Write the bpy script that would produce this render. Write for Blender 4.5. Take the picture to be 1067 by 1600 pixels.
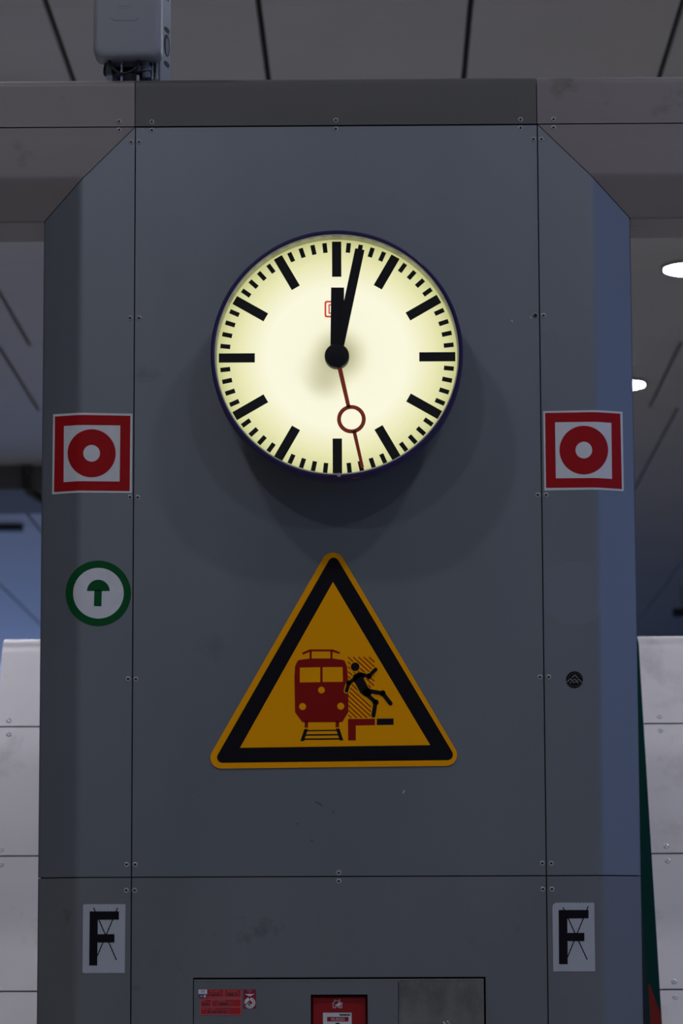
import bpy, bmesh, math, random
from mathutils import Vector, Matrix
random.seed(7)
for o in list(bpy.data.objects):
    bpy.data.objects.remove(o)
scene = bpy.context.scene
C = scene.collection

# ------------------------------------------------------------------ camera
F_PX, PITCH, YAW, ROLL = 5045.0, 0.13783, 0.012232, -0.0035877
DIST = 7.6                                   # camera to pillar front
CAM = Vector((0.0, -DIST, 1.6))
_fw = Vector((-math.sin(YAW) * math.cos(PITCH), math.cos(YAW) * math.cos(PITCH), math.sin(PITCH)))
_rt = Vector((math.cos(YAW), math.sin(YAW), 0))
_up = _rt.cross(_fw)
RT = math.cos(ROLL) * _rt + math.sin(ROLL) * _up
UP = -math.sin(ROLL) * _rt + math.cos(ROLL) * _up
cd = bpy.data.cameras.new('camera')
cd.sensor_fit = 'VERTICAL'; cd.sensor_height = 36.0; cd.sensor_width = 24.0
cd.lens = F_PX / 1600 * 36.0
cd.clip_start = 0.1; cd.clip_end = 300
cd.dof.use_dof = True; cd.dof.focus_distance = DIST * 1.005; cd.dof.aperture_fstop = 7.0
cam = bpy.data.objects.new('camera', cd); C.objects.link(cam)
M3 = Matrix((RT, UP, -_fw)).transposed()
cam.matrix_world = Matrix.Translation(CAM) @ M3.to_4x4()
scene.camera = cam

# ------------------------------------------------------------------ world (dusk sky outside the hall)
world = bpy.data.worlds.new('dusk_sky'); scene.world = world
world.use_nodes = True
wb = world.node_tree.nodes['Background']
wb.inputs[0].default_value = (0.31, 0.46, 0.92, 1)
wb.inputs[1].default_value = 0.80
vs = scene.view_settings
vs.view_transform = 'Standard'; vs.look = 'None'; vs.gamma = 1.0; vs.use_curve_mapping = False
vs.exposure = 0.0
LAMP = 125.0                                 # radiance of the ceiling downlights
H_CEIL = 6.6

# ------------------------------------------------------------------ helpers
def ray(px, py):
    return _fw + (px - 533.5) / F_PX * RT - (py - 800.0) / F_PX * UP
def P(px, py, Y=0.0):
    d = ray(px, py)
    return CAM + d * ((Y - CAM.y) / d.y)

MATS = {}
def mat(name, col, rough=0.5, metal=0.0, emit=None, estr=1.0, spec=0.5):
    m = bpy.data.materials.new(name); m.use_nodes = True
    b = m.node_tree.nodes['Principled BSDF']
    b.inputs['Base Color'].default_value = (*col, 1)
    b.inputs['Roughness'].default_value = rough
    b.inputs['Metallic'].default_value = metal
    b.inputs['Specular IOR Level'].default_value = spec
    if emit:
        b.inputs['Emission Color'].default_value = (*emit, 1)
        b.inputs['Emission Strength'].default_value = estr
    MATS[name] = m
    return m

def worn(name, c1, c2, rough=0.45, metal=0.5, scale=3.0, stretch=(1, 1, 1), c3=None, dirt_scale=9.0, dirt=0.62, bump=0.0):
    """brushed sheet or painted surface with slow tone variation, streaks and blotches"""
    m = mat(name, c1, rough, metal)
    nt = m.node_tree; N = nt.nodes; L = nt.links
    b = N['Principled BSDF']
    tc = N.new('ShaderNodeTexCoord'); mp = N.new('ShaderNodeMapping')
    mp.inputs['Scale'].default_value = stretch
    L.new(tc.outputs['Object'], mp.inputs['Vector'])
    n1 = N.new('ShaderNodeTexNoise'); n1.inputs['Scale'].default_value = scale
    n1.inputs['Detail'].default_value = 5; n1.inputs['Roughness'].default_value = 0.6
    L.new(mp.outputs[0], n1.inputs['Vector'])
    r1 = N.new('ShaderNodeValToRGB')
    r1.color_ramp.elements[0].position = 0.32; r1.color_ramp.elements[0].color = (*c1, 1)
    r1.color_ramp.elements[1].position = 0.7; r1.color_ramp.elements[1].color = (*c2, 1)
    L.new(n1.outputs[0], r1.inputs[0])
    out = r1.outputs[0]
    if c3:
        n2 = N.new('ShaderNodeTexNoise'); n2.inputs['Scale'].default_value = dirt_scale
        n2.inputs['Detail'].default_value = 8; n2.inputs['Roughness'].default_value = 0.65
        L.new(tc.outputs['Object'], n2.inputs['Vector'])
        r2 = N.new('ShaderNodeValToRGB')
        r2.color_ramp.elements[0].position = dirt; r2.color_ramp.elements[0].color = (0, 0, 0, 1)
        r2.color_ramp.elements[1].position = dirt + 0.14; r2.color_ramp.elements[1].color = (1, 1, 1, 1)
        L.new(n2.outputs[0], r2.inputs[0])
        mx = N.new('ShaderNodeMix'); mx.data_type = 'RGBA'
        L.new(r2.outputs[0], mx.inputs[0]); L.new(out, mx.inputs[6]); mx.inputs[7].default_value = (*c3, 1)
        out = mx.outputs[2]
    L.new(out, b.inputs['Base Color'])
    mr = N.new('ShaderNodeMapRange'); mr.inputs[3].default_value = rough - 0.05; mr.inputs[4].default_value = rough + 0.07
    L.new(n1.outputs[0], mr.inputs[0]); L.new(mr.outputs[0], b.inputs['Roughness'])
    if bump:
        bp = N.new('ShaderNodeBump'); bp.inputs['Strength'].default_value = bump; bp.inputs['Distance'].default_value = 0.02
        n3 = N.new('ShaderNodeTexNoise'); n3.inputs['Scale'].default_value = 2.2; n3.inputs['Detail'].default_value = 1
        L.new(tc.outputs['Object'], n3.inputs['Vector'])
        L.new(n3.outputs[0], bp.inputs['Height']); L.new(bp.outputs[0], b.inputs['Normal'])
    return m

LOC = {}
def thing(name, label, cat, loc, group=None, kind=None):
    o = bpy.data.objects.new(name, None); C.objects.link(o)
    o.location = loc; o.empty_display_size = 0.05
    LOC[o.name] = Vector(loc)
    if kind: o['kind'] = kind
    if label: o['label'] = label
    if cat: o['category'] = cat
    if group: o['group'] = group
    return o
def origin(parent):
    return LOC[parent.name] if parent else Vector((0, 0, 0))
def link(name, me, mats, parent=None, smooth=None):
    o = bpy.data.objects.new(name, me); C.objects.link(o)
    if not isinstance(mats, (list, tuple)): mats = [mats]
    if not me.materials:
        for m in mats: me.materials.append(m)
    if smooth is not None:
        for p in me.polygons: p.use_smooth = True
        me.set_sharp_from_angle(angle=math.radians(smooth))
    if parent:
        o.parent = parent
        LOC[o.name] = LOC[parent.name]
    else:
        LOC[o.name] = Vector((0, 0, 0))
    return o
def from_bm(name, bm, mats, parent=None, smooth=None):
    og = origin(parent)
    for v in bm.verts: v.co -= og
    bmesh.ops.recalc_face_normals(bm, faces=bm.faces)
    me = bpy.data.meshes.new(name); bm.to_mesh(me); bm.free()
    return link(name, me, mats, parent, smooth)
def box_bm(bm, x0, x1, y0, y1, z0, z1):
    v = [bm.verts.new(p) for p in ((x0,y0,z0),(x1,y0,z0),(x1,y1,z0),(x0,y1,z0),(x0,y0,z1),(x1,y0,z1),(x1,y1,z1),(x0,y1,z1))]
    for f in ((0,1,2,3),(4,7,6,5),(0,4,5,1),(1,5,6,2),(2,6,7,3),(3,7,4,0)):
        bm.faces.new([v[i] for i in f])
    return v
def box(name, x0, x1, y0, y1, z0, z1, m, parent=None, bevel=0.0):
    bm = bmesh.new(); box_bm(bm, x0, x1, y0, y1, z0, z1)
    if bevel:
        bmesh.ops.bevel(bm, geom=bm.edges[:], offset=bevel, segments=2, affect='EDGES')
    return from_bm(name, bm, m, parent, 40 if bevel else None)
def prism_bm(bm, pts, y0, y1):
    """pts: outline in (X, Z); from y0 (front) to y1 (back)"""
    a = [bm.verts.new((x, y0, z)) for x, z in pts]; b = [bm.verts.new((x, y1, z)) for x, z in pts]
    n = len(pts); bm.faces.new(a); bm.faces.new(b[::-1])
    for i in range(n): bm.faces.new((a[i], b[i], b[(i+1) % n], a[(i+1) % n]))
def cyl_bm(bm, c, axis, r0, r1, length, n=24):
    axis = Vector(axis).normalized()
    q = axis.to_track_quat('Z', 'Y')
    A = []; B = []
    for i in range(n):
        t = 2 * math.pi * i / n
        d = q @ Vector((math.cos(t), math.sin(t), 0))
        A.append(bm.verts.new(Vector(c) + d * r0)); B.append(bm.verts.new(Vector(c) + axis * length + d * r1))
    bm.faces.new(A[::-1]); bm.faces.new(B)
    for i in range(n): bm.faces.new((A[i], A[(i+1) % n], B[(i+1) % n], B[i]))
def lathe_bm(bm, prof, c, n=96, closed=False):
    """prof: (radius, y) rings turned about the Y axis through c=(x,0,z)"""
    rings = []
    for r, y in prof:
        rings.append([bm.verts.new((c[0] + r * math.sin(2*math.pi*i/n), y, c[1] + r * math.cos(2*math.pi*i/n))) for i in range(n)])
    m = len(prof)
    for k in range(m if closed else m - 1):
        a, b = rings[k], rings[(k+1) % m]
        for i in range(n): bm.faces.new((a[i], a[(i+1) % n], b[(i+1) % n], b[i]))
    if not closed:
        bm.faces.new(rings[0]); bm.faces.new(rings[-1][::-1])
def tube_bm(bm, pts, r, n=10):
    pts = [Vector(p) for p in pts]; rings = []
    for i, p in enumerate(pts):
        t = (pts[min(i+1, len(pts)-1)] - pts[max(i-1, 0)]).normalized()
        q = t.to_track_quat('Z', 'Y')
        rings.append([bm.verts.new(p + q @ Vector((math.cos(2*math.pi*k/n), math.sin(2*math.pi*k/n), 0)) * r) for k in range(n)])
    for a, b in zip(rings, rings[1:]):
        for k in range(n): bm.faces.new((a[k], a[(k+1) % n], b[(k+1) % n], b[k]))
    bm.faces.new(rings[0][::-1]); bm.faces.new(rings[-1])
def smooth_path(pts, n=8):
    pts = [Vector(p) for p in pts]; out = []
    for i in range(len(pts) - 1):
        p0, p1, p2, p3 = pts[max(i-1,0)], pts[i], pts[i+1], pts[min(i+2,len(pts)-1)]
        for k in range(n):
            t = k / n
            out.append(0.5*((2*p1)+(p2-p0)*t+(2*p0-5*p1+4*p2-p3)*t*t+(3*p1-p0-3*p2+p3)*t**3))
    out.append(pts[-1]); return out

# ------------------------------------------------------------------ materials
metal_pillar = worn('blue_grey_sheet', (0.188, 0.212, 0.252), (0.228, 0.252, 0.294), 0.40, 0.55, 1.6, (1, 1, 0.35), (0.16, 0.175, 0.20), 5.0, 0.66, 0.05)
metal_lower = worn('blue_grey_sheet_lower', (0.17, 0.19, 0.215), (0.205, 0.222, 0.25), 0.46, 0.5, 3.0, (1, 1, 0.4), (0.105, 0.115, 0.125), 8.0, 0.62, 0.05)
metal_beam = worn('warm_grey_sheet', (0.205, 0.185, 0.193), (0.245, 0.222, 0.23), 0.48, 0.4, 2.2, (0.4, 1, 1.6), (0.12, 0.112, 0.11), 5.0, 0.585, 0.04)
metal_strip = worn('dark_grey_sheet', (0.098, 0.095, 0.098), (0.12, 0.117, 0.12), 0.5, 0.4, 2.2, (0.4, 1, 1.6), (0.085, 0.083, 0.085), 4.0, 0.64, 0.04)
metal_butt = worn('bright_sheet', (0.60, 0.57, 0.595), (0.68, 0.645, 0.67), 0.42, 0.2, 2.0, (1, 1, 1), (0.53, 0.495, 0.51), 5.0, 0.56, 0.05)
rusty = worn('stained_sheet', (0.085, 0.10, 0.105), (0.20, 0.205, 0.19), 0.6, 0.3, 14.0, (1, 1, 0.6), (0.21, 0.20, 0.17), 45.0, 0.6)
core_m = mat('dark_core', (0.012, 0.013, 0.015), 0.8)
steel = mat('screw_steel', (0.42, 0.43, 0.46), 0.4, 0.6)
socket = mat('screw_socket', (0.004, 0.004, 0.005), 0.7)
bright_steel = mat('bright_rivet', (0.75, 0.75, 0.78), 0.3, 0.8)
white_p = worn('white_print', (0.62, 0.64, 0.70), (0.68, 0.70, 0.76), 0.4, 0.0, 30.0)
red_p = mat('red_print', (0.36, 0.008, 0.012), 0.5, spec=0.12)
green_p = mat('green_print', (0.002, 0.085, 0.022), 0.5, spec=0.12)
yellow_p = mat('yellow_print', (0.95, 0.385, 0.001), 0.6, spec=0.04)
black_p = mat('black_print', (0.006, 0.006, 0.010), 0.5, spec=0.12)
navy_black = mat('navy_black_paint', (0.014, 0.015, 0.026), 0.4, spec=0.25)
dred_p = mat('deep_red_print', (0.26, 0.006, 0.005), 0.5, spec=0.12)
hand_red = mat('red_hand_paint', (0.62, 0.075, 0.035), 0.4)
pale_p = mat('pale_print', (0.70, 0.70, 0.74), 0.4)
pink_p = mat('pink_line_print', (0.55, 0.16, 0.17), 0.4)
fadered_p = mat('faded_red_print', (0.30, 0.035, 0.045), 0.45)

# ------------------------------------------------------------------ setting
ZF = 0.0
floor_m = worn('platform_concrete', (0.52, 0.48, 0.42), (0.60, 0.55, 0.48), 0.55, 0.0, 1.2)
wall_dark = worn('dark_wall_paint', (0.10, 0.10, 0.105), (0.13, 0.13, 0.135), 0.6, 0.0, 1.0)
wall_mid = worn('grey_wall_paint', (0.30, 0.29, 0.28), (0.34, 0.33, 0.32), 0.6, 0.0, 1.0)
ceil_m = worn('ceiling_panel_paint', (0.46, 0.455, 0.48), (0.53, 0.525, 0.555), 0.5, 0.0, 0.7, (1, 1, 1), (0.40, 0.395, 0.415), 1.5, 0.62)
void_m = mat('ceiling_void', (0.015, 0.016, 0.018), 0.8)
XL, XR = -9.0, 9.0
Y0, Y1 = -13.0, 46.0
def struct(name, *a, **k):
    o = box(name, *a, **k); o['kind'] = 'structure'; return o
struct('floor', XL, XR, Y0, Y1, -0.2, ZF, floor_m)
# left wall: closed beside the platform; far opening added to light the ceiling blue
struct('wall_left', XL - 0.3, XL, Y0, 26.0, ZF, H_CEIL, wall_dark)
struct('wall_left_sill', XL - 0.3, XL, 26.0, Y1, ZF, 1.0, wall_dark)
# unseen right wall; opening added to put blue light on the pillar's right edge
struct('wall_right', XR, XR + 0.3, 3.0, Y1, ZF, H_CEIL, wall_dark)
struct('wall_right_sill', XR, XR + 0.3, Y0, 3.0, ZF, 1.9, wall_dark)
struct('wall_right_head', XR, XR + 0.3, Y0, 3.0, 6.2, H_CEIL, wall_dark)
struct('wall_back', XL - 0.3, XR + 0.3, Y0 - 0.3, Y0, ZF, H_CEIL, wall_dark)
struct('wall_far', 0.5, XR, Y1, Y1 + 0.3, ZF, H_CEIL, wall_dark)
# ceiling: void above, panels hung below with open joints
ceiling = struct('ceiling', XL - 0.3, XR + 0.3, Y0 - 0.3, Y1 + 0.3, H_CEIL + 0.05, H_CEIL + 0.25, void_m)
H = H_CEIL - CAM.z
PW = 1.12; PL = 3.17; GAP = 0.030
bm = bmesh.new(); box_bm(bm, -PW/2 + GAP/2, PW/2 - GAP/2, 0.003, PL - 0.003, 0, 0.05)
bmesh.ops.bevel(bm, geom=bm.edges[:], offset=0.003, segments=1, affect='EDGES')
panel_me = bpy.data.meshes.new('ceiling_panel'); bm.to_mesh(panel_me); bm.free(); panel_me.materials.append(ceil_m)
y = 16.52 - DIST - PL * 7
row = 0
while y < Y1 - 0.5:
    d = y + DIST
    sh = 0.0
    if abs(d - 26.03) < 0.2: sh = -0.26
    xs = 0.49 + sh - PW / 2 - 9 * PW
    while xs < XR - 0.4:
        if xs > XL + 0.4:
            o = bpy.data.objects.new('panel', panel_me); C.objects.link(o)
            o.parent = ceiling; o.location = (xs, y, H_CEIL)
        xs += PW
    y += PL; row += 1
# downstand beam across the left bay, with a pipe
ztr = P(30, 765, 32.46 - DIST).z
dtr = ray(30, 803); dtr = dtr * ((ztr - CAM.z) / dtr.z)
struct('trim_1', XL, 0.6, 32.46 - DIST, dtr.y - DIST, ztr, H_CEIL, wall_dark)
pp = P(42, 740, 24.8)
bm = bmesh.new()
tube_bm(bm, smooth_path([(pp.x, 24.81, 6.58), (pp.x, 24.81, ztr + 0.06), (pp.x + 0.02, 24.83, ztr - 0.03), (pp.x + 0.1, 25.4, ztr - 0.05), (pp.x + 0.3, 26.6, ztr - 0.05)]), 0.045)
o = from_bm('drain_pipe', bm, mat('dark_pipe', (0.05, 0.05, 0.05), 0.5), None, 60)
o['label'] = 'dark curved pipe crossing the far downstand beam'; o['category'] = 'pipe'
# a post and rail at the open far end
bar_m = mat('dark_bar', (0.02, 0.025, 0.03), 0.5)
a, b_ = P(-60, 824, 29.4), P(35, 826, 29.4)
bm = bmesh.new()
box_bm(bm, a.x, b_.x, 29.3, 29.5, b_.z - 0.03, b_.z + 0.04)
for t in (0.2, 0.8):
    xx = a.x + (b_.x - a.x) * t
    box_bm(bm, xx - 0.008, xx + 0.008, 29.39, 29.41, b_.z + 0.04, H_CEIL)
o = from_bm('hanging_bar', bm, bar_m); o['label'] = 'dark bar hung from the blue-lit ceiling beyond the downstand beam'; o['category'] = 'bar'
a, b_ = P(1050, 957, 36.0), P(1130, 957, 36.0)
bm = bmesh.new()
box_bm(bm, a.x, b_.x, 35.9, 36.1, b_.z - 0.05, b_.z + 0.05)
for t in (0.2, 0.8):
    xx = a.x + (b_.x - a.x) * t
    box_bm(bm, xx - 0.008, xx + 0.008, 35.99, 36.01, b_.z + 0.05, H_CEIL)
o = from_bm('hanging_bar', bm, bar_m); o['label'] = 'dark bar hung from the ceiling above the bright buttress with the green gap'; o['category'] = 'bar'

# ceiling downlights
lens_m = mat('lamp_lens', (1, 1, 1), 0.4, 0, (0.93, 0.95, 1.02), LAMP)
rim_m = mat('lamp_rim', (0.35, 0.35, 0.36), 0.4, 0.5)
bm = bmesh.new(); cyl_bm(bm, (0, 0, -0.03), (0, 0, 1), 0.19, 0.19, 0.02, 40)
lens_me = bpy.data.meshes.new('lens'); bmesh.ops.recalc_face_normals(bm, faces=bm.faces); bm.to_mesh(lens_me); bm.free(); lens_me.materials.append(lens_m)
bm = bmesh.new()
n = 40; R4 = []
for r, z in ((0.192, -0.028), (0.215, -0.028), (0.215, 0.0), (0.192, 0.0)):
    R4.append([bm.verts.new((r*math.cos(2*math.pi*i/n), r*math.sin(2*math.pi*i/n), z)) for i in range(n)])
for k in range(4):
    for i in range(n): bm.faces.new((R4[k][i], R4[k][(i+1) % n], R4[(k+1) % 4][(i+1) % n], R4[(k+1) % 4][i]))
bmesh.ops.recalc_face_normals(bm, faces=bm.faces)
rim_me = bpy.data.meshes.new('rim'); bm.to_mesh(rim_me); bm.free(); rim_me.materials.append(rim_m)
for k in range(-5, 3):
    d = 23.09 + 4.78 * k
    for s in (1, -1):
        x = (2.27 - (0.15 * k if k > 0 else 0)) if s > 0 else -2.12
        if d - DIST > 40: continue
        lab = 'round white ceiling downlight out of view above the platform'
        if s > 0 and k == 0: lab = 'glowing round downlight in the open ceiling just under the beam soffit'
        if s > 0 and k == 1: lab = 'glowing round downlight half covered by the pillar edge above the red ring sticker'
        t = thing('ceiling_downlight', lab, 'lamp', (x, d - DIST, H_CEIL), 'ceiling downlights')
        for nm, me in (('lens', lens_me), ('rim', rim_me)):
            o = bpy.data.objects.new(nm, me); C.objects.link(o); o.parent = t

# ------------------------------------------------------------------ pillar and beam (mitred sheet cladding)
XS_L = 0.5 * (P(210, 400).x + P(206.5, 1300).x)          # vertical seams
XS_R = 0.5 * (P(841.5, 400).x + P(853, 1300).x)
ZS = P(525, 196).z                                        # seam under the top strip
ZT = P(533, 121.5).z                                      # top of beam
ZM = P(525, 1369.5).z                                     # seam above the lower panels
UB, UE, ANG, RB, RE = 0.130, 0.2245, math.radians(26), 0.05, 0.010
YB = 0.255
_T = RB * math.tan(ANG / 2)
def g(u):
    if u <= UB - _T: return 0.0
    if u <= UB - _T + RB * math.sin(ANG): return RB - math.sqrt(RB * RB - (u - UB + _T) ** 2)
    return (u - UB) * math.tan(ANG)
def profile(inset=0.0):
    pts = [(0.0015, 0.0), (0.05, 0.0), (UB - _T - 0.003, 0.0)]
    for i in range(7):
        a = ANG * i / 6
        pts.append((UB - _T + RB * math.sin(a), RB - RB * math.cos(a)))
    # rounded outer edge: turns from ANG to 90 degrees, ends at u = UE
    cu = UE - RE
    ub2 = UB - _T + RB * math.sin(ANG) + 0.003
    pts.append((ub2, g(ub2)))
    ue0 = cu + RE * math.sin(ANG); pts.append((ue0 - 0.003, g(ue0 - 0.003))); yc = g(ue0) + RE * math.cos(ANG)
    for i in range(8):
        a = ANG + (math.pi / 2 - ANG) * i / 7
        pts.append((cu + RE * math.sin(a), yc - RE * math.cos(a)))
    pts.append((UE, pts[-1][1] + 0.003)); pts.append((UE, YB))
    return pts
PROF = profile()
def surf(X):
    u = max(XS_L - X, X - XS_R, 0.0)
    return g(min(u, UE))
def onp(px, py, off=0.0):
    """pixel -> point on the pillar skin"""
    Y = 0.0
    for _ in range(8):
        p = P(px, py, Y - off); Y = surf(p.x)
    return p

pc = 0.5 * (XS_L + XS_R)
pillar = thing('station_pillar', 'wide blue-grey metal-clad pillar with bevelled edges carrying the clock', 'pillar', (pc, YB / 2, 0))
beam = thing('roof_beam', 'warm grey metal-clad beam across the top of the pillar', 'beam', (pc, YB / 2, ZT))
def solid(o, t=0.003):
    me = o.data; bm = bmesh.new(); bm.from_mesh(me); bm.normal_update()
    fs = bm.faces[:]; vs0 = bm.verts[:]
    nw = {v: bm.verts.new(v.co - v.normal * t) for v in vs0}
    rims = [(e.link_loops[0].vert, e.link_loops[0].link_loop_next.vert) for e in bm.edges if len(e.link_loops) == 1]
    for f in fs: bm.faces.new([nw[v] for v in reversed(f.verts)])
    for a, b in rims: bm.faces.new((b, a, nw[a], nw[b]))
    bm.to_mesh(me); bm.free()
    for p in me.polygons: p.use_smooth = True
    me.set_sharp_from_angle(angle=math.radians(30))
    return o
def orient(bm, ref):
    bm.normal_update()
GAPS = 0.0013
def side_panel(sgn, z0, mitre, m, ztop=None):
    bm = bmesh.new(); lo = []; hi = []
    xs = XS_L if sgn < 0 else XS_R
    for u, Y in PROF:
        X = xs + sgn * u
        lo.append(bm.verts.new((X, Y, z0)))
        hi.append(bm.verts.new((X, Y, (ZS - u - GAPS) if mitre else ztop)))
    for i in range(len(lo) - 1):
        f = (lo[i], lo[i+1], hi[i+1], hi[i])
        bm.faces.new(f if sgn > 0 else f[::-1])
    og = origin(pillar)
    for v in bm.verts: v.co -= og
    me = bpy.data.meshes.new('side_panel'); bm.to_mesh(me); bm.free()
    return solid(link('side_panel', me, m, pillar, 30))
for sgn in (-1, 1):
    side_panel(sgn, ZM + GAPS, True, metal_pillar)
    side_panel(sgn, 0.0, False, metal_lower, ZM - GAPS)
# flat centre panel
box('front_panel', XS_L + GAPS, XS_R - GAPS, 0.0, 0.003, ZM + GAPS, ZS - 2 * GAPS, metal_pillar, pillar)
# lower centre panel with the cabinet cut-out
HX0, HX1 = P(301.5, 1560).x, P(759, 1560).x
HZ1 = P(530, 1527).z; HZ0 = HZ1 - 0.42
bm = bmesh.new()
xa, xb, za, zb = XS_L + GAPS, XS_R - GAPS, 0.0, ZM - GAPS
outer = [(xa, za), (xb, za), (xb, zb), (xa, zb)]; inner = [(HX0, HZ0), (HX1, HZ0), (HX1, HZ1), (HX0, HZ1)]
vv = {}
for nm, pts in (('o', outer), ('i', inner)):
    for yy in (0.0, 0.003):
        vv[nm, yy] = [bm.verts.new((x, yy, z)) for x, z in pts]
for i in range(4):
    j = (i + 1) % 4
    bm.faces.new((vv['o', 0.0][i], vv['o', 0.0][j], vv['i', 0.0][j], vv['i', 0.0][i]))
    bm.faces.new((vv['o', .003][i], vv['i', .003][i], vv['i', .003][j], vv['o', .003][j]))
    bm.faces.new((vv['o', 0.0][i], vv['o', .003][i], vv['o', .003][j], vv['o', 0.0][j]))
    bm.faces.new((vv['i', 0.0][i], vv['i', 0.0][j], vv['i', .003][j], vv['i', .003][i]))
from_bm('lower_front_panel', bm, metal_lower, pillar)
# dark core behind the sheets
def core(z0, z1, name, par, cut=None):
    bm = bmesh.new()
    us = [(u - 0.006, Y + 0.007) for u, Y in PROF if u > 0.04]
    us[-1] = (UE - 0.006, YB - 0.002)
    loop = [(XS_L - u, Y) for u, Y in us[::-1]] + [(XS_R + u, Y) for u, Y in us]
    a = [bm.verts.new((x, y, z0)) for x, y in loop]; b = [bm.verts.new((x, y, z1)) for x, y in loop]
    n = len(loop); bm.faces.new(a); bm.faces.new(b[::-1])
    for i in range(n): bm.faces.new((a[i], b[i], b[(i+1) % n], a[(i+1) % n]))
    return from_bm(name, bm, core_m, par)
core(HZ1 + 0.02, ZS - UE - 0.01, 'core', pillar)
core(0.0, HZ0 - 0.02, 'core', pillar)
box('core', XS_L - 0.1, HX0 - 0.01, 0.008, YB - 0.002, HZ0 - 0.03, HZ1 + 0.03, core_m, pillar)
box('core', HX1 + 0.01, XS_R + 0.1, 0.008, YB - 0.002, HZ0 - 0.03, HZ1 + 0.03, core_m, pillar)
box('core', HX0 - 0.02, HX1 + 0.02, 0.09, YB - 0.002, HZ0 - 0.03, HZ1 + 0.03, core_m, pillar)
box('back_panel', XS_L - UE, XS_R + UE, YB - 0.001, YB + 0.003, 0, ZS - UE, metal_pillar, pillar)
# beam
BX0, BX1 = pc - 3.2, pc + 3.2
def strip(x0, x1, m):
    bm = bmesh.new(); R = 0.016
    pr = [(ZS + GAPS, 0.0), (ZT - R - 0.003, 0.0)]
    for i in range(7):
        a = math.pi / 2 * i / 6
        pr.append((ZT - R + R * math.sin(a), R - R * math.cos(a)))
    pr.append((ZT, R + 0.003)); pr.append((ZT, YB))
    A = [bm.verts.new((x0, Y, z)) for z, Y in pr]; B = [bm.verts.new((x1, Y, z)) for z, Y in pr]
    for i in range(len(pr) - 1): bm.faces.new((A[i], B[i], B[i+1], A[i+1]))
    og = origin(beam)
    for v in bm.verts: v.co -= og
    me = bpy.data.meshes.new('top_strip'); bm.to_mesh(me); bm.free()
    return solid(link('top_strip', me, m, beam, 30))
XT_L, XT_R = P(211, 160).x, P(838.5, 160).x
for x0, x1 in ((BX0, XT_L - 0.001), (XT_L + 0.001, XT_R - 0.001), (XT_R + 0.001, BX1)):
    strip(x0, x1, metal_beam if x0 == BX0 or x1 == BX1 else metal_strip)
def beam_panel(sgn):
    bm = bmesh.new(); A = []; B = []
    for u, Y in PROF:
        z = ZS - u
        A.append(bm.verts.new((BX0 if sgn < 0 else BX1, Y, z)))
        B.append(bm.verts.new(((XS_L - u - GAPS) if sgn < 0 else (XS_R + u + GAPS), Y, z)))
    for i in range(len(A) - 1):
        f = (A[i], A[i+1], B[i+1], B[i])
        bm.faces.new(f if sgn < 0 else f[::-1])
    og = origin(beam)
    for v in bm.verts: v.co -= og
    me = bpy.data.meshes.new('soffit_panel'); bm.to_mesh(me); bm.free()
    return solid(link('soffit_panel', me, metal_beam, beam, 30))
beam_panel(-1); beam_panel(1)
for x0, x1, u0 in ((BX0, XS_L - 0.001, UE), (XS_L, XS_R, 0), (XS_R + 0.001, BX1, UE)):
    if u0:
        box('core', x0, x1, 0.06, YB - 0.002, ZS - u0 + 0.007, ZT - 0.02, core_m, beam)
        box('core', x0, x1, 0.007, 0.06, ZS - 0.1, ZT - 0.02, core_m, beam)
        box('back_panel', x0, x1, YB - 0.001, YB + 0.003, ZS - u0, ZT, metal_beam, beam)
    else:
        box('core', x0, x1, 0.007, YB - 0.002, ZS - UE, ZT - 0.02, core_m, beam)
        box('back_panel', x0, x1, YB - 0.001, YB + 0.003, ZS - UE, ZT, metal_beam, beam)

# screws: a pan ring with a dark socket
def screw_mesh(r, m1, m2):
    bm = bmesh.new()
    lathe_bm(bm, [(r * 0.42, -0.0012), (r * 0.62, -0.0022), (r * 0.85, -0.0016), (r, 0.0)], (0, 0), 16)
    bmesh.ops.recalc_face_normals(bm, faces=bm.faces)
    bm.faces.ensure_lookup_table()
    me = bpy.data.meshes.new('screw'); bm.to_mesh(me); bm.free()
    me.materials.append(m1); me.materials.append(m2)
    for p in me.polygons:
        if p.normal.y < -0.9 and len(p.vertices) > 8 and p.center.y < -0.0005: p.material_index = 1
    return me
scr = screw_mesh(0.0066, steel, socket)
SCREWS = [(186,190),(237,190.5),(524.5,188),(813,187),(864.5,186.5)]
SCREWS_P = [(237,203.5),(205,222),(217,222),(524.5,201.5),(813,200),(833,217.5),(845.5,217.5),(203,497),(217,497),
 (836,493),(849,493),(203,777),(215,777.5),(840,773.5),(853,773.5),(200,1061),(212,1061.5),(843.5,1058),(857,1058),(197.5,1351),(211,1351),
 (197,1391.5),(210,1391.5),(529,1364),(529,1377),(847,1349),(861,1349),(848,1389.5),(862,1389.5)]
for lst, par in ((SCREWS + [(186,203),(864.5,199.5)], beam), (SCREWS_P, pillar)):
    for px, py in lst:
        p = P(px, py, 0.0)
        o = bpy.data.objects.new('screw', scr); C.objects.link(o); o.parent = par
        o.location = p - origin(par)

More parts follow.
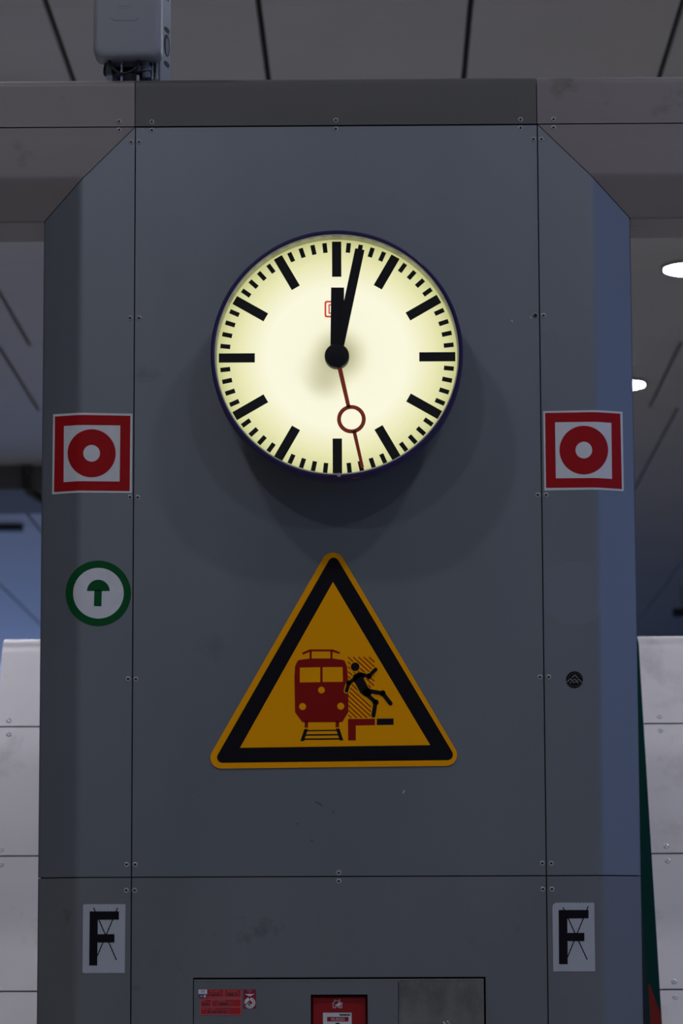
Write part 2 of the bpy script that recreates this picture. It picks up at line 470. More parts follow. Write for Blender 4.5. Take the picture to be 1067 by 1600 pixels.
# ------------------------------------------------------------------ flat print and stickers that follow the pillar skin
CUTS = []
for s, xs in ((-1, XS_L), (1, XS_R)):
    for u, Y in PROF[2:11]: CUTS.append(xs + s * u)
def circle(cx, cy, r, n=48, a0=0, a1=360):
    k = n if a1 - a0 >= 360 else n + 1
    return [(cx + r * math.cos(math.radians(a0 + (a1-a0) * i / n)), cy + r * math.sin(math.radians(a0 + (a1-a0) * i / n))) for i in range(k)]
def rect(x0, y0, x1, y1):
    return [(x0, y0), (x1, y0), (x1, y1), (x0, y1)]
def round_poly(pts, rad, n=8):
    out = []; N = len(pts)
    for i in range(N):
        p = Vector(pts[i]); a = Vector(pts[i-1]); b = Vector(pts[(i+1) % N])
        r = rad[i] if isinstance(rad, (list, tuple)) else rad
        if r <= 0: out.append(tuple(p)); continue
        d1 = (a - p).normalized(); d2 = (b - p).normalized()
        half = math.acos(max(-1, min(1, d1.dot(d2)))) / 2
        t = r / math.tan(half); c = p + (d1 + d2).normalized() * (r / math.sin(half))
        s = p + d1 * t - c; e = p + d2 * t - c
        a0 = math.atan2(s.y, s.x); a1 = math.atan2(e.y, e.x); da = (a1 - a0 + math.pi) % (2*math.pi) - math.pi
        for k in range(n + 1): out.append((c.x + r * math.cos(a0 + da*k/n), c.y + r * math.sin(a0 + da*k/n)))
    return out
def stroke(pts, w, cap=True, n=8):
    """list of outlines (one capsule or bar per segment)"""
    out = []
    for (x0, y0), (x1, y1) in zip(pts, pts[1:]):
        L = math.hypot(x1-x0, y1-y0); dx, dy = (x1-x0)/L, (y1-y0)/L; h = w / 2
        if cap:
            a = math.atan2(dy, dx); o = []
            for k in range(n + 1):
                t = a + math.pi/2 + math.pi * k / n; o.append((x0 + h*math.cos(t), y0 + h*math.sin(t)))
            for k in range(n + 1):
                t = a - math.pi/2 + math.pi * k / n; o.append((x1 + h*math.cos(t), y1 + h*math.sin(t)))
            out.append(o)
        else:
            out.append([(x0 - dy*h, y0 + dx*h), (x1 - dy*h, y1 + dx*h), (x1 + dy*h, y1 - dx*h), (x0 + dy*h, y0 - dx*h)])
    return out
def decal(name, polys, m, parent, off, t=0.0006, flat=None):
    """outlines in photo pixels laid on the pillar skin (or on the plane Y = flat), off in front of it, t thick"""
    bm = bmesh.new()
    for poly in polys:
        vs_ = []
        for px, py in poly:
            p = onp(px, py) if flat is None else P(px, py, flat)
            vs_.append(bm.verts.new((p.x, 0, p.z)))
        try: bm.faces.new(vs_)
        except ValueError: pass
    if flat is None:
        lo = min(v.co.x for v in bm.verts); hi = max(v.co.x for v in bm.verts)
        for c in CUTS:
            if lo + 1e-4 < c < hi - 1e-4:
                bmesh.ops.bisect_plane(bm, geom=bm.verts[:] + bm.edges[:] + bm.faces[:], plane_co=(c, 0, 0), plane_no=(1, 0, 0))
    r = bmesh.ops.extrude_face_region(bm, geom=bm.faces[:], use_keep_orig=True)
    for e in r['geom']:
        if isinstance(e, bmesh.types.BMVert): e.co.y -= t
    for v in bm.verts:
        v.co.y += (surf(v.co.x) if flat is None else flat) - off
    return from_bm(name, bm, m, parent)
def sticker(name, label, cat, outline, m, t=0.001, group=None, part='base', flat=None):
    cx = sum(p[0] for p in outline) / len(outline); by = max(p[1] for p in outline)
    p = onp(cx, by) if flat is None else P(cx, by, flat)
    th = thing(name, label, cat, p, group)
    decal(part, [outline], m, th, 0.0003, t, flat)
    return th
def text_polys_obj(name, s, px, py, hpx, m, parent, off, Y=0.0, width=None, shear=0.0):
    """small flat lettering, left end of baseline at pixel (px,py), capital height hpx"""
    cu = bpy.data.curves.new('t', 'FONT'); cu.body = s; cu.size = 1.0; cu.extrude = 0.0; cu.shear = shear
    ob = bpy.data.objects.new('t', cu); C.objects.link(ob)
    dg = bpy.context.evaluated_depsgraph_get(); dg.update()
    me = bpy.data.meshes.new_from_object(ob.evaluated_get(dg))
    bpy.data.objects.remove(ob)
    xs_ = [v.co.x for v in me.vertices]; w0, w1 = min(xs_), max(xs_)
    cap = 0.70
    p = P(px, py, Y); k = abs(P(px, py - hpx, Y).z - p.z) / cap
    kx = k if width is None else abs(P(px + width, py, Y).x - p.x) / (w1 - w0)
    og = origin(parent)
    for v in me.vertices:
        v.co = Vector((p.x + (v.co.x - w0) * kx, Y - off, p.z + v.co.y * k)) - og
    return link(name, me, m, parent)

# red ring stickers (fire alarm symbol)
def ring_sticker(base, red, inner, cx, cy, ro, ri, label):
    th = sticker('fire_alarm_sticker', label, 'sticker', base, white_p)
    decal('red_border', [red], red_p, th, 0.0014, 0.0003)
    decal('white_field', [inner], white_p, th, 0.0018, 0.0003)
    decal('red_ring', [circle(cx, cy, ro, 64)], red_p, th, 0.0022, 0.0003)
    decal('white_dot', [circle(cx, cy, ri, 40)], white_p, th, 0.0026, 0.0003)
ring_sticker([(83,647.5),(207,646.5),(206,770.5),(81.5,772.5)], [(86,651),(203.8,649.8),(202.7,767.5),(84.5,769)],
             [(100,666),(188,665),(187,752.5),(99.5,753.5)], 143.3, 708.5, 37.6, 13, 'square white and red ring sticker above the green arrow sticker')
ring_sticker([(848.5,642.5),(972.5,643.5),(974.5,767.5),(850.5,766.5)], [(851.5,645.5),(969,646.5),(971.5,764.3),(853,762.5)],
             [(867,660),(955,661),(956,748.5),(868.3,747.5)], 912, 703.5, 38, 13, 'square white and red ring sticker above the faded round film mark')
# green arrow sticker
th = sticker('arrow_sticker', 'round green and white sticker with a green mushroom-shaped arrow', 'sticker', circle(153.5, 927, 51, 72), green_p)
decal('white_field', [circle(153.8, 927, 39.6, 64)], white_p, th, 0.0014, 0.0003)
decal('arrow', [circle(153.7, 923.6, 17.7, 24, 180, 360), [(147.6, 922), (159.2, 922.5), (158.6, 947.5), (146.8, 947)]], green_p, th, 0.0018, 0.0003)
# clear film mark
film = bpy.data.materials.new('clear_film'); film.use_nodes = True
nt = film.node_tree; bs = nt.nodes['Principled BSDF']
bs.inputs['Base Color'].default_value = (0.42, 0.46, 0.66, 1); bs.inputs['Roughness'].default_value = 0.3
tr = nt.nodes.new('ShaderNodeBsdfTransparent'); mxs = nt.nodes.new('ShaderNodeMixShader'); mxs.inputs[0].default_value = 0.06
nt.links.new(tr.outputs[0], mxs.inputs[1]); nt.links.new(bs.outputs[0], mxs.inputs[2]); nt.links.new(mxs.outputs[0], nt.nodes['Material Output'].inputs[0])
sticker('clear_sticker', 'faint round see-through sticker on the slanted pillar edge', 'sticker', circle(899, 927, 50, 64), film, 0.0004, part='sheet')
# small black mountain badge
th = sticker('mountain_badge', 'small round black sticker with pale mountain peaks and ring of lettering', 'sticker', circle(897.5, 1062, 13.1, 48), black_p)
grey_p = mat('grey_print', (0.20, 0.20, 0.21), 0.5)
S6 = 55 / 1067.0
def q6(pts): return [(870 + x * S6, 1040 + y * S6) for x, y in pts]
pk = []
for seg in ([(445,370),(545,285),(635,380)], [(300,500),(410,400),(530,525)], [(500,435),(540,405),(650,530)], [(560,505),(590,480)], [(630,440),(665,415),(760,520)], [(395,515),(440,500)]):
    pk += stroke(q6(seg), 30 * S6, False)
decal('peaks', pk, grey_p, th, 0.0014, 0.0003)
ln = []
for a0 in list(range(190, 350, 16)) + list(range(40, 145, 14)):
    c = circle(540, 430, 205, 2, a0, a0 + 9); ln += stroke(q6([c[0], c[2]]), 20 * S6, False)
decal('lettering', ln, mat('dark_grey_print', (0.06, 0.062, 0.066), 0.5), th, 0.0014, 0.0003)

# F plates
honey = bpy.data.materials.new('honeycomb_reflector'); honey.use_nodes = True
nt = honey.node_tree; N = nt.nodes; L = nt.links; bs = N['Principled BSDF']
tc = N.new('ShaderNodeTexCoord'); sx = N.new('ShaderNodeSeparateXYZ'); L.new(tc.outputs['Object'], sx.inputs[0])
def mth(op, a, b=None):
    n_ = N.new('ShaderNodeMath'); n_.operation = op
    for i, v in enumerate((a, b)):
        if v is None: continue
        if isinstance(v, (int, float)): n_.inputs[i].default_value = v
        else: L.new(v, n_.inputs[i])
    return n_.outputs[0]
k = 2 * math.pi / 0.0042
s1 = mth('COSINE', mth('MULTIPLY', sx.outputs[0], k))
s2 = mth('COSINE', mth('MULTIPLY', mth('ADD', mth('MULTIPLY', sx.outputs[0], 0.5), mth('MULTIPLY', sx.outputs[2], 0.866)), k))
s3 = mth('COSINE', mth('MULTIPLY', mth('SUBTRACT', mth('MULTIPLY', sx.outputs[0], 0.5), mth('MULTIPLY', sx.outputs[2], 0.866)), k))
hx = mth('ADD', mth('ADD', s1, s2), s3)
rp = N.new('ShaderNodeValToRGB')
rp.color_ramp.elements[0].position = 0.42; rp.color_ramp.elements[0].color = (0.50, 0.535, 0.62, 1)
rp.color_ramp.elements[1].position = 0.85; rp.color_ramp.elements[1].color = (0.17, 0.185, 0.23, 1)
L.new(mth('MULTIPLY', mth('ADD', hx, 1.5), 1 / 4.5), rp.inputs[0]); L.new(rp.outputs[0], bs.inputs['Base Color'])
bs.inputs['Roughness'].default_value = 0.35
S8 = 90 / 1067.0
def qf(pts): return [(120 + x * S8, 1400 + y * S8) for x, y in pts]
th = sticker('letter_plate', 'grey honeycomb letter F sign with small clipped corners and thin crossed lines', 'sign',
             round_poly(qf([(118,152),(898,152),(888,1425),(105,1430)]), [3.0, 0, 0, 3.5]), honey)
decal('letter', [qf([(240,286),(782,284),(782,437),(390,440),(388,708),(698,706),(698,862),(385,862),(380,1286),(230,1286)])], black_p, th, 0.0018, 0.0003)
decal('crossed_lines', stroke(qf([(312,218),(735,1185)]), 1.7, False) + stroke(qf([(757,220),(380,1110)]), 1.7, False), black_p, th, 0.0014, 0.0003)
S9 = 287 / 1067.0
def qg(pts): return [(780 + x * S9, 1300 + y * S9) for x, y in pts]
th = sticker('letter_plate', 'grey honeycomb letter F sign with one large rounded corner and thin crossed lines', 'sign',
             round_poly(qg([(307,410),(552,411),(557,809),(313,810)]), [8, 0, 0, 0]), honey)
decal('letter', [qg([(345,453),(518,453),(518,501),(394,502),(395,586),(494,586),(494,634),(396,634),(397,768),(347,768)])], black_p, th, 0.0018, 0.0003)
decal('crossed_lines', stroke(qg([(370,437),(510,741)]), 1.7, False) + stroke(qg([(516,432),(395,730)]), 1.7, False), black_p, th, 0.0014, 0.0003)

# ------------------------------------------------------------------ triangular warning sign
tri = round_poly([(520.1, 845.7), (726.5, 1196.3), (316.3, 1201.3)], [18, 17, 17], 10)
sg = thing('warning_sign', 'yellow and black triangular warning sign with red train and falling figure', 'sign', P(521, 1201))
decal('plate', [tri], yellow_p, sg, 0.0, 0.004)
decal('black_band', [round_poly([(521.1, 863.3), (713.9, 1187.6), (333, 1192.2)], 8.5, 8)], black_p, sg, 0.0042, 0.0003)
decal('yellow_field', [[(520.2, 909.6), (672, 1164.4), (375, 1168.6)]], yellow_p, sg, 0.0046, 0.0003)
S2 = 200 / 1067.0
def q2(pts): return [(440 + x * S2, 980 + y * S2) for x, y in pts]
O1 = 0.0050; O2 = 0.0054; O3 = 0.0058; O4 = 0.0062
train = decal('train_print', [
    round_poly(q2([(107,420),(112,330),(135,276),(240,262),(420,262),(525,276),(546,335),(556,470),(556,710),(505,793),(172,793),(112,710)]), [3,3,6,3,3,6,3,3,4,3,3,4], 5),
    q2(rect(192,785,221,838)), q2(rect(450,785,479,836)),
    q2([(235,187),(425,187),(425,203),(235,203)]), q2([(235,187),(238,204),(178,231),(170,215)]), q2([(425,187),(488,210),(480,225),(420,204)]),
    q2(rect(233,198,251,266)), q2(rect(407,198,424,266))], dred_p, sg, O1, 0.0003)
for nm, sh in (('train_window', round_poly(q2([(152,339),(322,335),(322,460),(152,462)]), 1)), ('train_window', round_poly(q2([(342,335),(508,334),(511,457),(342,459)]), 1)),
    ('headlight', q2(circle(332,526,28,28))), ('headlight', q2(circle(175,663,29,28))), ('headlight', q2(circle(493,660,29,28)))):
    decal(nm, [sh], yellow_p, train, O2, 0.0003)
decal('track_print', [q2([(190,850),(220,850),(187,950),(156,950)]), q2([(452,846),(482,846),(515,945),(485,945)])]
    + stroke(q2([(212,864),(462,861)]), 10*S2, False) + stroke(q2([(200,900),(472,897)]), 12*S2, False) + stroke(q2([(190,935),(488,932)]), 12*S2, False), black_p, sg, O1, 0.0003)
decal('platform_edge', [q2([(553,766),(778,765),(778,818),(618,821),(618,944),(555,945)])], dred_p, sg, O1, 0.0003)
decal('platform_block', [q2([(793,764),(933,762),(933,815),(793,817)])], black_p, sg, O1, 0.0003)
hp = [(553,250),(768,250),(774,300),(770,505),(742,505),(662,550),(745,650),(745,757),(556,757)]
def inside(x, y, poly):
    c = False; n = len(poly)
    for i in range(n):
        (x0, y0), (x1, y1) = poly[i], poly[i-1]
        if (y0 > y) != (y1 > y) and x < (x1-x0)*(y-y0)/(y1-y0)+x0: c = not c
    return c
hatch = []
for c in range(-240, 560, 40):           # lines y = 250 + (x - 553) * .96 - c
    st = None; prev = None
    for i in range(0, 520):
        x = 540 + i * 0.5; yv = 250 + (x - 553) * 0.92 + c
        ins = inside(x, yv, hp)
        if ins and st is None: st = (x, yv)
        if not ins and st is not None:
            if x - st[0] > 6: hatch.append((st, (x, yv)))
            st = None
hs = []
for a, b_ in hatch: hs += stroke(q2([a, b_]), 8.5 * S2, False)
decal('hatching', hs, dred_p, sg, O1, 0.0003)
def man(grow):
    w = 2 * grow
    out = [q2(circle(613, 332, 36 + grow, 32))]
    for pts, wd in (([(655,398),(560,468),(541,532)], 31), ([(660,396),(727,411),(783,354)], 32), ([(705,530),(842,554),(907,638)], 36), ([(690,545),(783,628),(765,738)], 35)):
        out += stroke(q2(pts), (wd + w) * S2)
    tor = [(598,400),(640,378),(690,390),(682,425),(722,503),(745,545),(735,572),(700,582),(655,550),(630,500),(596,440)]
    out.append(round_poly(q2([(x + (grow if x > 670 else -grow), y + (grow if y > 500 else -grow) * 0.6) for x, y in tor]), 1.5, 3))
    return out
decal('figure_outline', man(8), yellow_p, sg, O3, 0.0002)
decal('figure_print', man(0), black_p, sg, O4, 0.0002)

# ------------------------------------------------------------------ clock
YD, YR, YK = -0.150, -0.200, -0.118          # dial, front rim, back of the casing
cc = P(526.5, 558.5, YD); CXZ = (cc.x, cc.z)
pxd = (DIST + YD) / F_PX * 1.012             # metres per pixel on the dial
R_OUT = 200.5 * (DIST + YR) / F_PX; R_IN = 194.6 * (DIST + YR) / F_PX
clock = thing('station_clock', 'round backlit station clock with navy rim and red second hand', 'clock', (cc.x, 0.0, cc.z))
navy = mat('navy_rim_enamel', (0.022, 0.013, 0.095), 0.28)
bm = bmesh.new()
lathe_bm(bm, [(R_IN, YD + 0.004), (R_IN, YR + 0.003), (R_IN + 0.003, YR), (R_OUT - 0.003, YR), (R_OUT, YR + 0.004), (R_OUT, YK - 0.01), (R_OUT - 0.012, YK), (R_IN - 0.05, YK), (R_IN - 0.05, YD + 0.01), (R_IN, YD + 0.01)], CXZ, 128, True)
rim = from_bm('rim', bm, navy, clock, 40)
bm = bmesh.new(); lathe_bm(bm, [(R_IN - 0.04, YK - 0.004), (R_IN - 0.04, YK + 0.001)], CXZ, 96); from_bm('back_plate', bm, navy_black, clock)
bm = bmesh.new()
lathe_bm(bm, [(R_IN - 0.0005, YD), (R_IN - 0.0005, YR + 0.004), (R_IN - 0.0035, YR + 0.004), (R_IN - 0.0035, YD)], CXZ, 128, True)
from_bm('inner_bezel', bm, mat('cream_bezel', (0.62, 0.62, 0.48), 0.5), clock, 40)
# backlit dial: tubes behind an opal sheet, dimmer over the movement and towards the rim
dial_m = bpy.data.materials.new('opal_dial'); dial_m.use_nodes = True
nt = dial_m.node_tree; N = nt.nodes; L = nt.links; bs = N['Principled BSDF']
tc = N.new('ShaderNodeTexCoord')
def dist_to(x, z, sxy=(1, 1)):
    mp = N.new('ShaderNodeMapping'); mp.vector_type = 'TEXTURE'
    mp.inputs['Location'].default_value = (x, 0, z); mp.inputs['Scale'].default_value = (sxy[0], 1, sxy[1])
    L.new(tc.outputs['Object'], mp.inputs['Vector'])
    ml = N.new('ShaderNodeVectorMath'); ml.operation = 'MULTIPLY'; ml.inputs[1].default_value = (1, 0, 1); L.new(mp.outputs[0], ml.inputs[0])
    ln_ = N.new('ShaderNodeVectorMath'); ln_.operation = 'LENGTH'; L.new(ml.outputs[0], ln_.inputs[0])
    return ln_.outputs['Value']
rr = N.new('ShaderNodeValToRGB'); cr = rr.color_ramp
cr.elements[0].position = 0.0; cr.elements[0].color = (0.93, 0.90, 0.62, 1)
cr.elements[1].position = 1.0; cr.elements[1].color = (0.52, 0.53, 0.22, 1)
for ps, cl in ((0.30, (0.97, 0.95, 0.72)), (0.58, (0.98, 0.96, 0.74)), (0.80, (0.84, 0.82, 0.47)), (0.92, (0.70, 0.70, 0.35))):
    e = cr.elements.new(ps); e.color = (*cl, 1)
L.new(mth('MULTIPLY', dist_to(0, 0), 1 / R_IN), rr.inputs[0])
def dim(x, z, r, amt, prev, sxy=(1, 1)):
    mr = N.new('ShaderNodeMapRange'); mr.interpolation_type = 'SMOOTHSTEP'
    mr.inputs[1].default_value = 0.0; mr.inputs[2].default_value = r; mr.inputs[3].default_value = amt; mr.inputs[4].default_value = 0.0
    L.new(dist_to(x, z, sxy), mr.inputs[0])
    mx = N.new('ShaderNodeMix'); mx.data_type = 'RGBA'; mx.blend_type = 'MIX'
    L.new(mr.outputs[0], mx.inputs[0]); L.new(prev, mx.inputs[6]); mx.inputs[7].default_value = (0.36, 0.35, 0.16, 1)
    return mx.outputs[2]
col = dim(0.004, 0.004, 0.085, 0.95, rr.outputs[0])
col = dim(-0.028, -0.062, 0.065, 0.50, col, (1, 0.8))
col = dim(-0.05, -0.03, 0.06, 0.30, col)
L.new(col, bs.inputs['Emission Color']); bs.inputs['Emission Strength'].default_value = 1.0
bs.inputs['Base Color'].default_value = (0.10, 0.10, 0.09, 1); bs.inputs['Roughness'].default_value = 0.5
bm = bmesh.new(); lathe_bm(bm, [(R_IN - 0.001, YD), (R_IN - 0.001, YD + 0.004)], CXZ, 128)
from_bm('dial', bm, dial_m, clock)
# hour and minute marks
def mark_mesh(name, r0, r1, w):
    bm = bmesh.new()
    box_bm(bm, -w/2, w/2, -0.0012, 0.0, r0, r1)
    bmesh.ops.recalc_face_normals(bm, faces=bm.faces)
    me = bpy.data.meshes.new(name); bm.to_mesh(me); bm.free(); me.materials.append(navy_black); return me
hour_me = mark_mesh('hour_mark', 129 * pxd, 185.5 * pxd, 14.6 * pxd)
min_me = mark_mesh('minute_mark', 168.5 * pxd, 184 * pxd, 7.0 * pxd)
for i in range(60):
    me, nm = (hour_me, 'hour_mark') if i % 5 == 0 else (min_me, 'minute_mark')
    o = bpy.data.objects.new(nm, me); C.objects.link(o); o.parent = clock
    o.location = (0, YD - 0.0002, 0); o.rotation_euler = (0, math.radians(6 * i), 0)
# logo on the dial behind the hour hand
def dialp(px, py, off=0.0): return P(px, py, YD - off)
lx, ly = 525.5, 483.0
bm = bmesh.new()
oo = round_poly(rect(lx - 18.5, ly - 13, lx + 18.5, ly + 13), 3.5, 4); ii = round_poly(rect(lx - 15.8, ly - 10.3, lx + 15.8, ly + 10.3), 1.8, 4)
A = [bm.verts.new(P(x, y_, YD - 0.0006)) for x, y_ in oo]; B = [bm.verts.new(P(x, y_, YD - 0.0006)) for x, y_ in ii]
for i in range(len(A)): bm.faces.new((A[i], A[(i+1) % len(A)], B[(i+1) % len(A)], B[i]))
logo_red = mat('logo_red', (0.62, 0.03, 0.02), 0.4, 0, (0.55, 0.035, 0.02), 1.0)   # printed film on the backlit sheet
lg = from_bm('logo', bm, logo_red, clock)
text_polys_obj('logo_letters', 'DB', lx - 12.3, ly + 7.5, 15.5, logo_red, lg, 0.0006, YD, 25)
# hands
def hand(name, ang, r0, r1, w0, w1, yf, t, m):
    bm = bmesh.new()
    prism_bm(bm, [(-w0/2, r0), (w0/2, r0), (w1/2, r1), (-w1/2, r1)], yf, yf + t)
    me = bpy.data.meshes.new(name); bmesh.ops.recalc_face_normals(bm, faces=bm.faces); bm.to_mesh(me); bm.free()
    o = link(name, me, m, clock); o.rotation_euler = (0, math.radians(ang), 0); return o
hz = 0.0
hand('hour_hand', 0.7, -0.02, 110.5 * pxd, 21 * pxd, 20.4 * pxd, YD - 0.010, 0.003, navy_black)
hand('minute_hand', 12.1, -0.02, 175 * pxd, 15 * pxd, 14.8 * pxd, YD - 0.015, 0.003, navy_black)
bm = bmesh.new()
prism_bm(bm, [(-3.6*pxd, 0), (3.6*pxd, 0), (3.0*pxd, 84*pxd), (-3.0*pxd, 84*pxd)], YD - 0.020, YD - 0.0185)
prism_bm(bm, [(-2.9*pxd, 122*pxd), (2.9*pxd, 122*pxd), (2.4*pxd, 181*pxd), (-2.4*pxd, 181*pxd)], YD - 0.020, YD - 0.0185)
lathe_bm(bm, [(16.3*pxd, YD - 0.020), (22.4*pxd, YD - 0.020), (22.4*pxd, YD - 0.0185), (16.3*pxd, YD - 0.0185)], (0, 103*pxd), 48, True)
bmesh.ops.recalc_face_normals(bm, faces=bm.faces)
me = bpy.data.meshes.new('second_hand'); bm.to_mesh(me); bm.free()
o = link('second_hand', me, hand_red, clock); o.rotation_euler = (0, math.radians(167.5), 0)
o['label'] = 'red second hand with an open ring'
bm = bmesh.new()
lathe_bm(bm, [(16*pxd, YD - 0.0255), (18.5*pxd, YD - 0.0245), (19.3*pxd, YD - 0.022), (19.3*pxd, YD)], CXZ, 48)
from_bm('hub_cap', bm, navy_black, clock, 40)
# front glass
glass = bpy.data.materials.new('clear_glass'); glass.use_nodes = True
nt = glass.node_tree; nt.nodes.remove(nt.nodes['Principled BSDF'])
tr = nt.nodes.new('ShaderNodeBsdfTransparent'); gl = nt.nodes.new('ShaderNodeBsdfGlossy'); gl.inputs['Roughness'].default_value = 0.03
fr = nt.nodes.new('ShaderNodeFresnel'); fr.inputs[0].default_value = 1.35; ms = nt.nodes.new('ShaderNodeMixShader')
nt.links.new(fr.outputs[0], ms.inputs[0]); nt.links.new(tr.outputs[0], ms.inputs[1]); nt.links.new(gl.outputs[0], ms.inputs[2]); nt.links.new(ms.outputs[0], nt.nodes['Material Output'].inputs[0])
bm = bmesh.new(); lathe_bm(bm, [(R_IN - 0.0036, YR + 0.008), (R_IN - 0.0036, YR + 0.010)], CXZ, 96)
from_bm('glass', bm, glass, clock)
# back drum and bracket to the pillar
bm = bmesh.new(); lathe_bm(bm, [(0.10, 0.0), (0.10, YK + 0.03), (0.17, YK + 0.03), (0.17, YK)], CXZ, 64)
from_bm('wall_mount', bm, navy_black, clock, 40)
# latch at the foot of the rim and a chipped spot
p = P(529.5, 742, YR - 0.001)
bm = bmesh.new(); cyl_bm(bm, (p.x, YR + 0.001, p.z), (0, -1, 0), 0.0052, 0.0045, 0.003, 20)
from_bm('latch_screw', bm, mat('latch_grey', (0.42, 0.42, 0.40), 0.4, 0.3), clock, 40)
bm = bmesh.new()
for da, w in ((-7.7, 0.9), (-8.5, 1.6), (-9.6, 1.3)):
    aa = math.radians(180 + da)
    for s_ in (0,):
        c0 = Vector((cc.x + (R_OUT + 0.0004) * math.sin(aa), YR + 0.012, cc.z + (R_OUT + 0.0004) * math.cos(aa)))
        rdir = Vector((math.sin(aa), 0, math.cos(aa))); tdir = Vector((math.cos(aa), 0, -math.sin(aa)))
        ring = [bm.verts.new(c0 + tdir * (w * 0.004 * math.cos(2*math.pi*k_/12)) + Vector((0, 1, 0)) * (0.008 * math.sin(2*math.pi*k_/12))) for k_ in range(12)]
        bm.faces.new(ring)
from_bm('rust_spot', bm, mat('rust', (0.30, 0.13, 0.03), 0.8), clock)

# ------------------------------------------------------------------ cabinet with manual call point
cab = thing('alarm_cabinet', 'flush grey metal cabinet door with stained right half in the pillar foot', 'cabinet', (0.5*(HX0+HX1), 0.0, HZ0))
g1 = 0.0045
CX0, CX1 = P(485.5, 1590).x, P(574.5, 1590).x; CZ1 = P(530, 1554).z; CZ0 = CZ1 - 0.135
DX0, DX1, DZ0, DZ1 = HX0 + 0.002, HX1 - g1, HZ0 + g1, HZ1 - g1
XM = P(622.5, 1570).x
bm = bmesh.new()
for r_ in ((DX0, CX0, DZ0, DZ1), (CX1, XM - 0.0006, DZ0, DZ1), (CX0, CX1, CZ1, DZ1), (CX0, CX1, DZ0, CZ0)):
    box_bm(bm, r_[0], r_[1], 0.001, 0.012, r_[2], r_[3])
from_bm('door', bm, metal_lower, cab)
box('door_plate', XM + 0.0006, DX1, 0.001, 0.012, DZ0, DZ1, rusty, cab)
box('edge_lip', DX0, DX1, -0.0005, 0.001, DZ1 - 0.0018, DZ1, steel, cab)
box('back_box', HX0 + 0.004, HX1 - 0.004, 0.07, 0.085, HZ0 + 0.004, HZ1 - 0.004, core_m, cab)
for px, py in ((622.5, 1532),):
    p = P(px, py, 0.001)
    o = bpy.data.objects.new('screw', scr); C.objects.link(o); o.parent = cab; o.scale = (0.4, 1, 0.4); o.location = p - origin(cab)
# bent paint flakes at the foot of the stained plate
fl = []
for sgm in ([(693,1597),(696,1601)], [(699,1595.5),(701.5,1598),(703,1602)]): fl += stroke(sgm, 2.2)
decal('paint_flake', fl, pale_p, cab, 0.0003, 0.0006, flat=0.001)
# call point
mcp_red = mat('call_point_red', (0.30, 0.006, 0.010), 0.35)
mcp = thing('fire_call_point', 'red manual fire alarm box with white panel and burning house symbol', 'alarm', (0.5*(CX0+CX1), 0.03, CZ0 + 0.003))
cx0, cx1, cz0, cz1 = CX0 + 0.0015, CX1 - 0.0015, CZ0 + 0.003, CZ1 - 0.0035
YM = 0.016
wx0, wx1, wz1 = P(504, 1595, YM).x, P(550, 1595, YM).x, P(527, 1581.5, YM).z; wz0 = wz1 - 0.07
bm = bmesh.new()
fm = [(cx0, cz0), (cx1, cz0), (cx1, cz1), (cx0, cz1)]; wi = [(wx0, wz0), (wx1, wz0), (wx1, wz1), (wx0, wz1)]
lay = {}
for nm, pts, yy in (('of', fm, YM + 0.004), ('ob', fm, 0.07), ('m', [(a + (0.004 if i in (0, 3) else -0.004), b + (0.004 if i < 2 else -0.004)) for i, (a, b) in enumerate(fm)], YM), ('i', wi, YM), ('ib', wi, YM + 0.004)):
    lay[nm] = [bm.verts.new((x, yy, z)) for x, z in pts]
def band(a, b):
    for i in range(4): bm.faces.new((lay[a][i], lay[a][(i+1) % 4], lay[b][(i+1) % 4], lay[b][i]))
band('ob', 'of'); band('of', 'm'); band('m', 'i'); band('i', 'ib'); bm.faces.new(lay['ib']); bm.faces.new(lay['ob'][::-1])
from_bm('housing', bm, mcp_red, mcp)
box('white_panel', wx0 + 0.0008, wx1 - 0.0008, YM + 0.0015, YM + 0.0038, wz0 + 0.0008, wz1 - 0.0008, white_p, mcp)
YW = YM + 0.0015
decal('header_strip', [rect(511, 1589, 544.5, 1596)], mcp_red, mcp, 0.0002, 0.0003, flat=YW)
text_polys_obj('header_lettering', 'MG 09.03/01', 517.5, 1595.0, 4.6, pale_p, mcp, 0.0007, YW, 21)
ds = []
x = 530.5
for w in (2.2, 1.6, 2.0, 2.6, 1.4, 2.2, 1.8): ds.append(rect(x, 1584.6, x + w, 1587)); x += w + 0.45
decal('maker_lettering', ds, black_p, mcp, 0.0002, 0.0003, flat=YW)
decal('black_dot', [circle(527.5, 1603, 5, 24)], black_p, mcp, 0.0002, 0.0003, flat=YW)
S10 = 36 / 1067.0
def qh(pts): return [(510 + x * S10, 1556 + y * S10) for x, y in pts]
hs = []
for sgm in ([(275,345),(480,210),(575,250)], [(660,285),(745,345)], [(312,330),(312,550),(430,550),(430,400),(480,395)], [(575,550),(705,550),(705,330)], [(605,155),(605,250)]):
    hs += stroke(qh(sgm), 30 * S10)
cpts = circle(395, 225, 38, 10); hs += stroke(qh(cpts + cpts[:1]), 22 * S10, False)
hs.append(qh([(560,265),(600,300),(640,300),(665,370),(655,440),(600,500),(555,530),(490,500),(470,430),(510,370),(545,330)]))
hsym = decal('house_symbol', hs, pale_p, mcp, 0.0002, 0.0003, flat=YM)
decal('flame_core', [qh([(600,410),(610,460),(570,490),(535,480),(545,450),(580,440)])], mcp_red, hsym, 0.0006, 0.0002, flat=YM)
